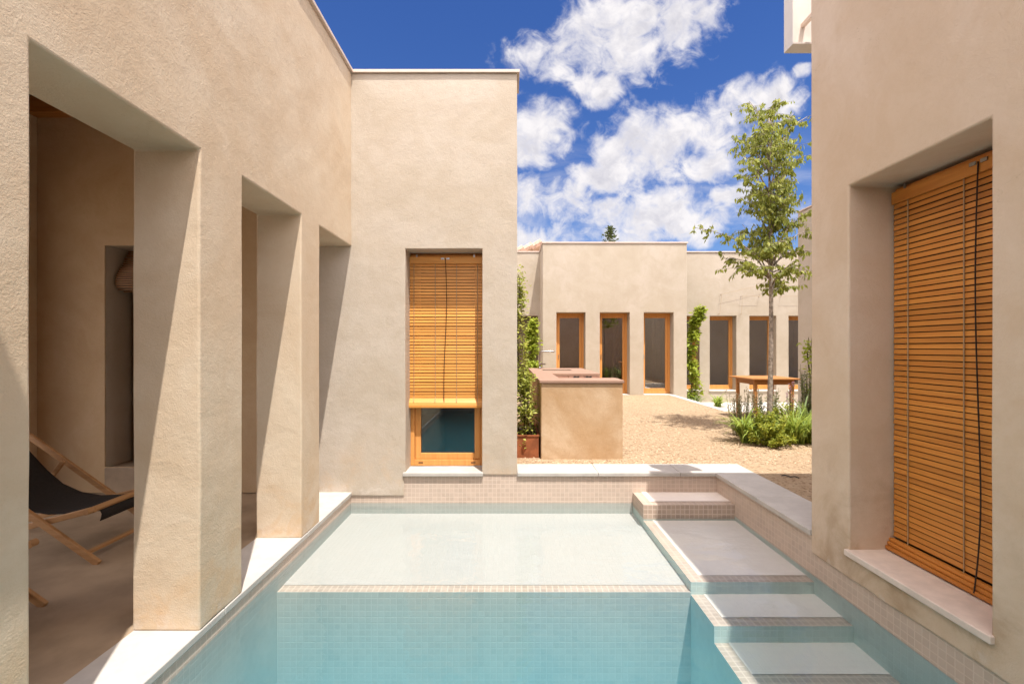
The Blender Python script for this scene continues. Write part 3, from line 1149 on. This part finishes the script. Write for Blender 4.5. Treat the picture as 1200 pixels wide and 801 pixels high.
climber('climbing_shrub', 'shorter leafy climber against the far wall behind the kitchen tap', 'shrub',
        [(.60, 11.9, .2), (.62, 11.9, 1.0), (.58, 12.0, 1.7), (.62, 12.0, 2.25)], .24, 1900, .12, L_VINE, 8)

# vine on the corner of the far house
climber('vine', 'bright green vine climbing the far house corner beside the last door', 'vine',
        [(5.18, 12.9, -.1), (5.24, 12.9, .7), (5.06, 13.0, 1.3), (5.16, 12.9, 1.85), (5.32, 12.9, 2.35), (5.36, 12.8, 2.6)], .24, 1700, .14, L_VINE, 21)
climber('vine', 'thin leafy vine on the right wing beside the garden table', 'vine',
        [(5.95, 9.1, .2), (5.98, 9.1, .8), (6.0, 9.2, 1.4), (6.03, 9.2, 1.7)], .14, 210, .10, L_VINE, 22)
strap_clump('low grassy tuft at the foot of the corner vine by the terrace', (5.15, 12.75, -.13), 70, .55, .03, L_STRAPD, 31)
strap_clump('green tuft on the terrace in front of the corner vine', (5.75, 12.6, -.13), 60, .5, .03, L_STRAP, 32)

# ------------------------------------------------------------------ the court tree
TB = Vector((3.88, 6.8, GZ))
T = thing('tree', 'slender young tree with drooping yellow green leaves in the garden bed', 'tree', TB)
r = random.Random(77)
tk = MB()
tpts, trad = [], []
for i in range(15):
    k = i / 14
    p = Vector((TB.x + .03 * math.sin(k * 5) + .0 * k, TB.y + .03 * math.sin(k * 4 + 1), GZ - .05 + k * 4.75))
    tpts.append(p)
    trad.append(.034 * (1 - k) ** .8 + .006)
tk.tube(tpts, trad, 10)
tob = obj('trunk', tk, None or BARK, T, smooth=True)


def on_trunk(z):
    k = (z - tpts[0].z) / (tpts[-1].z - tpts[0].z) * 14
    i = max(0, min(13, int(k)))
    return tpts[i].lerp(tpts[i + 1], k - i)


ends = [(878, 124, .1), (888, 140, -.2), (912, 126, .15), (930, 138, -.1), (946, 142, .2), (898, 132, .3), (905, 150, -.35),
        (860, 168, .1), (868, 186, -.25), (938, 172, .3), (944, 188, -.2), (885, 165, .4), (915, 170, -.4), (868, 212, .2), (925, 205, .35),
        (880, 195, -.45), (872, 236, -.1), (930, 232, -.3), (890, 225, .45), (938, 238, .25), (905, 215, -.45),
        (814, 272, .15), (852, 282, -.3), (848, 308, .3), (862, 320, -.15), (870, 268, .5), (946, 254, -.2), (944, 276, .3), (946, 300, .1),
        (930, 318, -.4), (938, 330, .25), (886, 322, -.5), (912, 336, .35), (880, 292, .55), (920, 288, -.55), (928, 262, .5), (894, 300, -.3), (925, 345, .05)]
lb, lf = MB(), MB()
for (x, y, dd) in ends:
    e = at(x, y, TB.y + dd)
    e.y = TB.y + dd
    e.z += .10
    droop = .45 if x == 814 else .28
    s0 = on_trunk(max(2.25, e.z - .5 - r.random() * .35) if y < 260 else max(2.2, min(e.z, 2.75) - r.random() * .3))
    mid = s0.lerp(e, .5) + Vector((0, 0, .10))
    e2 = e - Vector((0, 0, .03))
    line = [s0, s0.lerp(mid, .6) + rnd_dir(r) * .02, mid, mid.lerp(e2, .5) + rnd_dir(r) * .02 + Vector((0, 0, .02)), e2]
    lb.tube(line, [.013, .010, .007, .005, .003], 5)
    n = 170 if x != 814 else 80
    tw = []
    for k in range(14):
        u = r.uniform(.35, 1.0) if x != 814 else r.uniform(.55, 1.0)
        i = min(3, int(u * 4))
        q = line[i].lerp(line[i + 1], u * 4 - i)
        q2 = q + Vector((r.gauss(0, .13), r.gauss(0, .13), r.gauss(0, .06)))
        if x == 814:
            q2 = q + Vector((r.gauss(0, .06), r.gauss(0, .06), r.gauss(0, .05)))
        lb.tube([q, q2], [.003, .0015], 4)
        tw.append((q, q2))
    for k in range(n):
        q, q2 = r.choice(tw)
        p = q.lerp(q2, r.uniform(.2, 1.05))
        d = Vector((r.gauss(0, .42), r.gauss(0, .42), -1 + r.gauss(0, .35)))
        nn = Vector((r.gauss(0, .8), r.gauss(-.4, .8), .5))
        L = r.uniform(.05, .092)
        lf.leaf(p, d, nn, L, L * r.uniform(.36, .5), .1)
for k in range(46):
    z = r.uniform(2.75, 4.75)
    q = on_trunk(z)
    a = r.uniform(0, 6.28)
    rad = r.uniform(.12, .34) * (1.15 if z > 3.3 else .9)
    e = q + Vector((math.cos(a) * rad, math.sin(a) * rad, r.uniform(-.02, .22)))
    lb.tube([q, q.lerp(e, .5) + Vector((0, 0, .04)), e], [.006, .004, .002], 5)
    for i in range(62):
        p = q.lerp(e, r.uniform(.4, 1.1)) + Vector((r.gauss(0, .055), r.gauss(0, .055), r.gauss(0, .05)))
        d = Vector((r.gauss(0, .42), r.gauss(0, .42), -1 + r.gauss(0, .35)))
        L = r.uniform(.05, .09)
        lf.leaf(p, d, Vector((r.gauss(0, .8), r.gauss(-.4, .8), .5)), L, L * r.uniform(.36, .5), .1)
obj('branches', lb, BARK, T, smooth=True)
obj('crown', lf, L_TREE, T)

# ------------------------------------------------------------------ the planting bed
def bed(x, y, d):
    """a spot on the ground of the bed"""
    return ((x - CX) / F * d, d, GZ)


strap_clump('bright strap leaved clump at the front left corner of the bed', bed(876, 0, 6.25), 130, .58, .026, L_STRAP, 41)
strap_clump('spreading grassy clump at the front of the bed beside the right wall', bed(932, 0, 6.2), 150, .60, .016, L_STRAP, 42, arch=1.4)
strap_clump('cool green strap leaved clump at the back right of the bed', bed(946, 0, 7.0), 150, .72, .024, L_STRAPD, 43)
strap_clump('fine leaved clump at the right front edge beneath the tree', bed(946, 0, 6.25), 150, .52, .018, L_STRAP, 44)
mound('round yellow green shrub in the front middle of the bed', bed(903, 0, 6.05), .36, .55, 4200, .045, L_ROUND, 45)
mound('dark low shrub filling the middle of the bed behind the round one', bed(890, 0, 6.7), .34, .42, 1500, .045, L_GREY, 46)
mound('olive shrub around the foot of the tree trunk', bed(915, 0, 6.75), .36, .55, 1900, .05, L_ROUND, 47)
upright_plant('grey green spiky plant with dried heads at the left of the bed', bed(866, 0, 6.75), 36, .56, .20, L_GREY, 48, SEED)
upright_plant('taller stemmed plant with seed heads left of the tree trunk', bed(880, 0, 7.1), 22, .58, .22, L_GREY, 49, SEED)
upright_plant('dark leaved stems standing right behind the tree trunk', bed(908, 0, 7.35), 18, .60, .24, L_GREY, 50, None, .07)
upright_plant('dark leaved stems standing between the trunk and the table leg', bed(893, 0, 7.3), 10, .60, .16, L_DARK, 51, None, .07)
upright_plant('mauve flowering plant under the right edge of the table', bed(926, 0, 7.0), 12, .66, .10, L_GREY, 52, PETAL)
upright_plant('tall rosemary like plant at the right end of the bed', bed(945, 0, 7.2), 30, .98, .17, L_DARK, 53, None, .05)

# ------------------------------------------------------------------ garden table
tb = thing('garden_table', 'small timber table with square legs standing behind the planting bed', 'table', (4.7, 8.4, GZ))
b = MB()
b.box(4.22, 5.08, 7.95, 8.78, .935, .962)
obj('table_top', b, TABLE, tb, bevel=.008)
b = MB()
b.box(4.34, 4.98, 8.04, 8.065, .845, .934)
b.box(4.34, 4.98, 8.665, 8.69, .845, .934)
b.box(4.315, 4.339, 8.06, 8.67, .845, .934)
b.box(4.981, 5.005, 8.06, 8.67, .845, .934)
obj('apron', b, TABLE, tb)
for lx in (4.335, 4.985):
    for ly in (8.055, 8.675):
        b = MB()
        b.bar((lx, ly, .934), (lx + (.012 if lx < 4.6 else -.012), ly, GZ), .055, .055, (0, 1, 0))
        obj('leg', b, TABLE, tb, bevel=.006)

# ------------------------------------------------------------------ irrigation pipe end on the gravel
ip = MB()
ip.tube([at(x, y, d) for x, y, d in ()] or [(2.74, 4.60, GZ + .012), (2.77, 4.585, GZ + .02), (2.80, 4.55, GZ + .012), (2.84, 4.545, GZ + .018), (2.87, 4.52, GZ + .01)], .006, 8)
tag(obj('irrigation_pipe', ip, BLACK, smooth=True), 'short black hose end lying on shaded gravel beside the right house', 'hose')

# ------------------------------------------------------------------ deck chairs in the porch
def deck_chair(label, group):
    """faces +X; near side rail at y0, far side rail at y1"""
    y0, y1 = 3.17, 3.75
    o = thing('deck_chair', label, 'deck chair', (-3.4, 3.46, 0), group)
    for y in (y0, y1):                       # long back rails, foot at the front
        b = MB()
        b.bar((-2.85, y, .0), (-4.08, y, .873), .026, .046, (0, 0, 1))
        obj('back_rail', b, BEECH_X, o, bevel=.006)
    for y in (y0 + .032, y1 - .032):         # seat rails
        b = MB()
        b.bar((-2.905, y, .368), (-4.12, y, .05), .024, .042, (0, 0, 1))
        obj('seat_rail', b, BEECH_X, o, bevel=.006)
    for y in (y0 + .062, y1 - .062):
        b = MB()
        b.bar((-3.60, y, .585), (-3.96, y, .10), .02, .034, (0, 0, 1))
        obj('prop', b, BEECH_X, o, bevel=.005)
    for (x, z, a, c, nm, rr) in ((-2.925, .364, y0 - .02, y1 + .02, 'front_bar', .021), (-4.03, .84, y0 - .02, y1 + .02, 'head_bar', .019),
                                 (-4.08, .062, y0 + .02, y1 - .02, 'rear_bar', .017)):
        b = MB()
        b.tube([(x, a, z), (x, c, z)], rr, 12)
        obj(nm, b, BEECH_Y, o, smooth=False)
    b = MB()
    b.bar((-2.95, y0, .068), (-2.95, y1, .068), .038, .022, (0, 0, 1))
    obj('stretcher', b, BEECH_Y, o, bevel=.004)
    # canvas sling
    pr = [(-4.03, .865), (-3.96, .775), (-3.845, .65), (-3.72, .515), (-3.59, .405), (-3.44, .338), (-3.28, .312), (-3.12, .318), (-3.0, .332), (-2.945, .339), (-2.912, .338), (-2.902, .318), (-2.908, .288), (-2.915, .268)]
    s = MB()
    ya, yb = y0 + .078, y1 - .078
    ny = 8
    for i, (x, z) in enumerate(pr):
        for k in range(ny + 1):
            e = k / ny
            sag = .018 * math.sin(math.pi * e) if 1 < i < 8 else 0
            s.v.append((x, ya + (yb - ya) * e, z - sag))
    for i in range(len(pr) - 1):
        for k in range(ny):
            a = i * (ny + 1) + k
            s.f.append((a, a + 1, a + ny + 2, a + ny + 1))
    sl_ = obj('canvas_sling', s, CANVAS, o, smooth=True)
    sm = sl_.modifiers.new('thick', 'SOLIDIFY')
    sm.thickness = .003
    return o


def copy_tree(src, parent=None):
    c = src.copy()
    COL.objects.link(c)
    if parent is not None:
        c.parent = parent
    for ch in [o for o in bpy.data.objects if o.parent == src]:
        copy_tree(ch, c)
    return c


dc = deck_chair('dark canvas deck chair with beech frame seen whole through the first porch opening', 'deck chairs in the porch')
d2 = copy_tree(dc)
d2.location = (-3.4 + .15, 3.46 - 1.095, 0)
d2['label'] = 'second deck chair mostly hidden behind the front pillar, only its feet showing'

# ------------------------------------------------------------------ treetop far behind the roof
TP = thing('tree', 'small dark treetop poking above the far house roof', 'tree', (6.6, 30, GZ))
b = MB()
b.tube([(6.6, 30, GZ), (6.62, 30, 5), (6.6, 30, 9.1)], [.22, .14, .02], 7)
obj('trunk', b, BARK, TP)
lf = MB()
r = random.Random(9)
for k in range(900):
    z = 9.35 - 3.4 * r.random() ** 1.1
    w_ = .12 + .34 * (9.4 - z) ** .9
    p = Vector((6.6 + r.gauss(0, .5) * w_, 30 + r.gauss(0, .5) * w_, z))
    lf.leaf(p, rnd_dir(r, -.3, .8), rnd_dir(r), .24, .09)
obj('crown', lf, L_DARK, TP)

# ================================================================== sky, sun, camera
SUN = Vector((-1.06, 2.36, -6.7)).normalized()
el = math.asin(-SUN.z)
wd = bpy.data.worlds.new('World')
SC.world = wd
wd.use_nodes = True
t = NT(wd.node_tree)
sky = t.n('ShaderNodeTexSky')
sky.sky_type = 'NISHITA'
sky.sun_disc = False
sky.sun_elevation = el
sky.sun_rotation = math.atan2(-SUN.x, -SUN.y)
sky.air_density = 1.0
sky.dust_density = .3
sky.ozone_density = 3.0
hs = t.n('ShaderNodeHueSaturation', ins={'Hue': .517, 'Saturation': 1.28, 'Value': .455, 'Color': sky.outputs[0]})
dirv = t.n('ShaderNodeTexCoord').outputs['Generated']
sp = t.n('ShaderNodeSeparateXYZ', ins={0: dirv})
yy = t.m('MAXIMUM', sp.outputs[1], .02)
u = t.m('DIVIDE', sp.outputs[0], yy)
v = t.m('DIVIDE', sp.outputs[2], yy)
front = t.ramp(sp.outputs[1], .1, .3)
uv = t.n('ShaderNodeCombineXYZ', ins={0: u, 1: v, 2: 0.0}).outputs[0]
wob = t.n('ShaderNodeTexNoise', ins={'Vector': uv, 'Scale': 7.0, 'Detail': 3.0})
wv = t.n('ShaderNodeVectorMath', operation='SUBTRACT', ins={0: wob.outputs['Color'], 1: (.5, .5, .5)})
wv2 = t.n('ShaderNodeVectorMath', operation='SCALE', ins={0: wv.outputs[0], 'Scale': .10})
uvw = t.n('ShaderNodeVectorMath', operation='ADD', ins={0: uv, 1: wv2.outputs[0]}).outputs[0]
su = t.n('ShaderNodeSeparateXYZ', ins={0: uvw})
dens = None
# cloud banks of the day: centre x, y, half width, half height (survey pixels), tilt
for (x, y, rx, ry, tilt) in ((668, 62, 78, 42, .18), (745, 38, 95, 58, .1), (800, 40, 55, 42, -.2), (690, 95, 45, 26, .0), (735, 8, 60, 30, 0),
                             (640, 152, 48, 36, .1), (625, 175, 40, 22, 0),
                             (755, 178, 75, 44, .35), (815, 148, 90, 50, .25), (880, 120, 75, 34, .25), (800, 195, 80, 28, 0),
                             (640, 228, 75, 30, .0), (700, 245, 60, 26, .1), (760, 250, 80, 34, .1), (700, 275, 110, 22, 0), (830, 262, 60, 26, .1), (630, 280, 50, 14, 0), (860, 235, 40, 14, .1),
                             (941, 82, 18, 13, .5), (700, 200, 50, 20, 0)):
    cu, cv = (x - CX) / F, (CY - y) / F
    a = t.m('SUBTRACT', su.outputs[0], cu)
    b = t.m('SUBTRACT', su.outputs[1], cv)
    ct, sn = math.cos(tilt), math.sin(tilt)
    p = t.m('ADD', t.m('MULTIPLY', a, ct), t.m('MULTIPLY', b, sn))
    q = t.m('SUBTRACT', t.m('MULTIPLY', b, ct), t.m('MULTIPLY', a, sn))
    p = t.m('DIVIDE', p, rx / F)
    q = t.m('DIVIDE', q, ry / F)
    d = t.m('SUBTRACT', 1.0, t.m('ADD', t.m('MULTIPLY', p, p), t.m('MULTIPLY', q, q)))
    dens = d if dens is None else t.m('MAXIMUM', dens, d)
dens = t.m('MAXIMUM', dens, -1.3)


def cloud_noise(vec):
    n1 = t.noise(vec, 6.0, 8, .56, .35)
    n2 = t.noise(vec, 17.0, 7, .56, 1.1)
    n3 = t.noise(vec, 60.0, 4, .55, 1.0)
    q = t.m('MULTIPLY', t.m('SUBTRACT', n1, .5), 2.5)
    q = t.m('ADD', q, t.m('MULTIPLY', t.m('SUBTRACT', n2, .5), 1.5))
    return t.m('ADD', q, t.m('MULTIPLY', t.m('SUBTRACT', n3, .5), .32))


fb = cloud_noise(uv)
upv = t.n('ShaderNodeVectorMath', operation='ADD', ins={0: uv, 1: (.012, .036, 0)}).outputs[0]
fbu = cloud_noise(upv)
# thin veil low over the roofs
vs_ = t.n('ShaderNodeMapping', ins={'Vector': uv, 'Scale': (5.0, 16.0, 1.0)}).outputs[0]
veil = t.m('MULTIPLY', t.ramp(t.noise(vs_, 1.0, 8, .62, .6), .40, .78), t.ramp(v, .52, .22))
shape = t.m('ADD', t.m('MULTIPLY', dens, .62), fb)
cov = t.ramp(shape, -.18, .72)
cov = t.m('MAXIMUM', cov, t.m('MULTIPLY', veil, .72))
cov = t.m('MULTIPLY', cov, front)
# bright clouds added out of view to fill the shade with light
zz = t.m('MAXIMUM', sp.outputs[2], .08)
pv = t.n('ShaderNodeCombineXYZ', ins={0: t.m('DIVIDE', sp.outputs[0], zz), 1: t.m('DIVIDE', sp.outputs[1], zz), 2: 2.3}).outputs[0]
oth = t.m('MULTIPLY', t.ramp(t.noise(pv, .9, 7, .6, .3), .40, .56), t.m('SUBTRACT', 1.0, front))

cov = t.m('MAXIMUM', cov, oth)
# cloud body: bright tops, softly grey thick parts
shade = t.ramp(t.m('SUBTRACT', fbu, t.m('MULTIPLY', fb, .55)), -.45, .55)
thick = t.ramp(shape, .15, .95)
cc = t.mix(t.m('MULTIPLY', t.m('MULTIPLY', thick, shade), .9), (3.25, 3.12, 3.12), (1.65, 1.64, 1.92))
cc = t.mix(t.m('SUBTRACT', 1.0, front), cc, (11.4, 10.4, 10.0))
mx = t.mix(t.m('MULTIPLY', cov, .97), hs.outputs[0], cc)
bg = t.n('ShaderNodeBackground', ins={'Color': mx, 'Strength': .1})
wo = t.n('ShaderNodeOutputWorld')
t.t.links.new(bg.outputs[0], wo.inputs[0])

sd = bpy.data.lights.new('sun', 'SUN')
sd.energy = 2.25
sd.angle = R(.5)
sd.color = (1.0, .955, .90)
so = bpy.data.objects.new('sun', sd)
COL.objects.link(so)
so.rotation_euler = SUN.to_track_quat('-Z', 'Y').to_euler()
so.location = (3, -6, 20)

cd = bpy.data.cameras.new('camera')
cam = bpy.data.objects.new('camera', cd)
COL.objects.link(cam)
cam.location = (0, 0, EYE)
cam.rotation_euler = (R(90), 0, 0)
cd.sensor_width = 36
cd.lens = 36 * F / 1200
cd.shift_x = (600 - CX) / 1200
cd.shift_y = (CY - 400.5) / 1200
cd.clip_start = .05
cd.clip_end = 2000
SC.camera = cam

SC.view_settings.view_transform = 'Standard'
SC.view_settings.look = 'None'
SC.view_settings.exposure = 1.66
SC.view_settings.gamma = 1
SC.view_settings.use_curve_mapping = False
SC.render.engine = 'CYCLES'
cy = SC.cycles
cy.use_denoising = True
try:
    cy.denoiser = 'OPENIMAGEDENOISE'
    cy.denoising_prefilter = 'ACCURATE'
except Exception:
    pass
cy.max_bounces = 12
cy.diffuse_bounces = 9
cy.glossy_bounces = 4
cy.transparent_max_bounces = 24
cy.caustics_reflective = False
cy.caustics_refractive = False
cy.sample_clamp_indirect = 6
cy.volume_bounces = 2
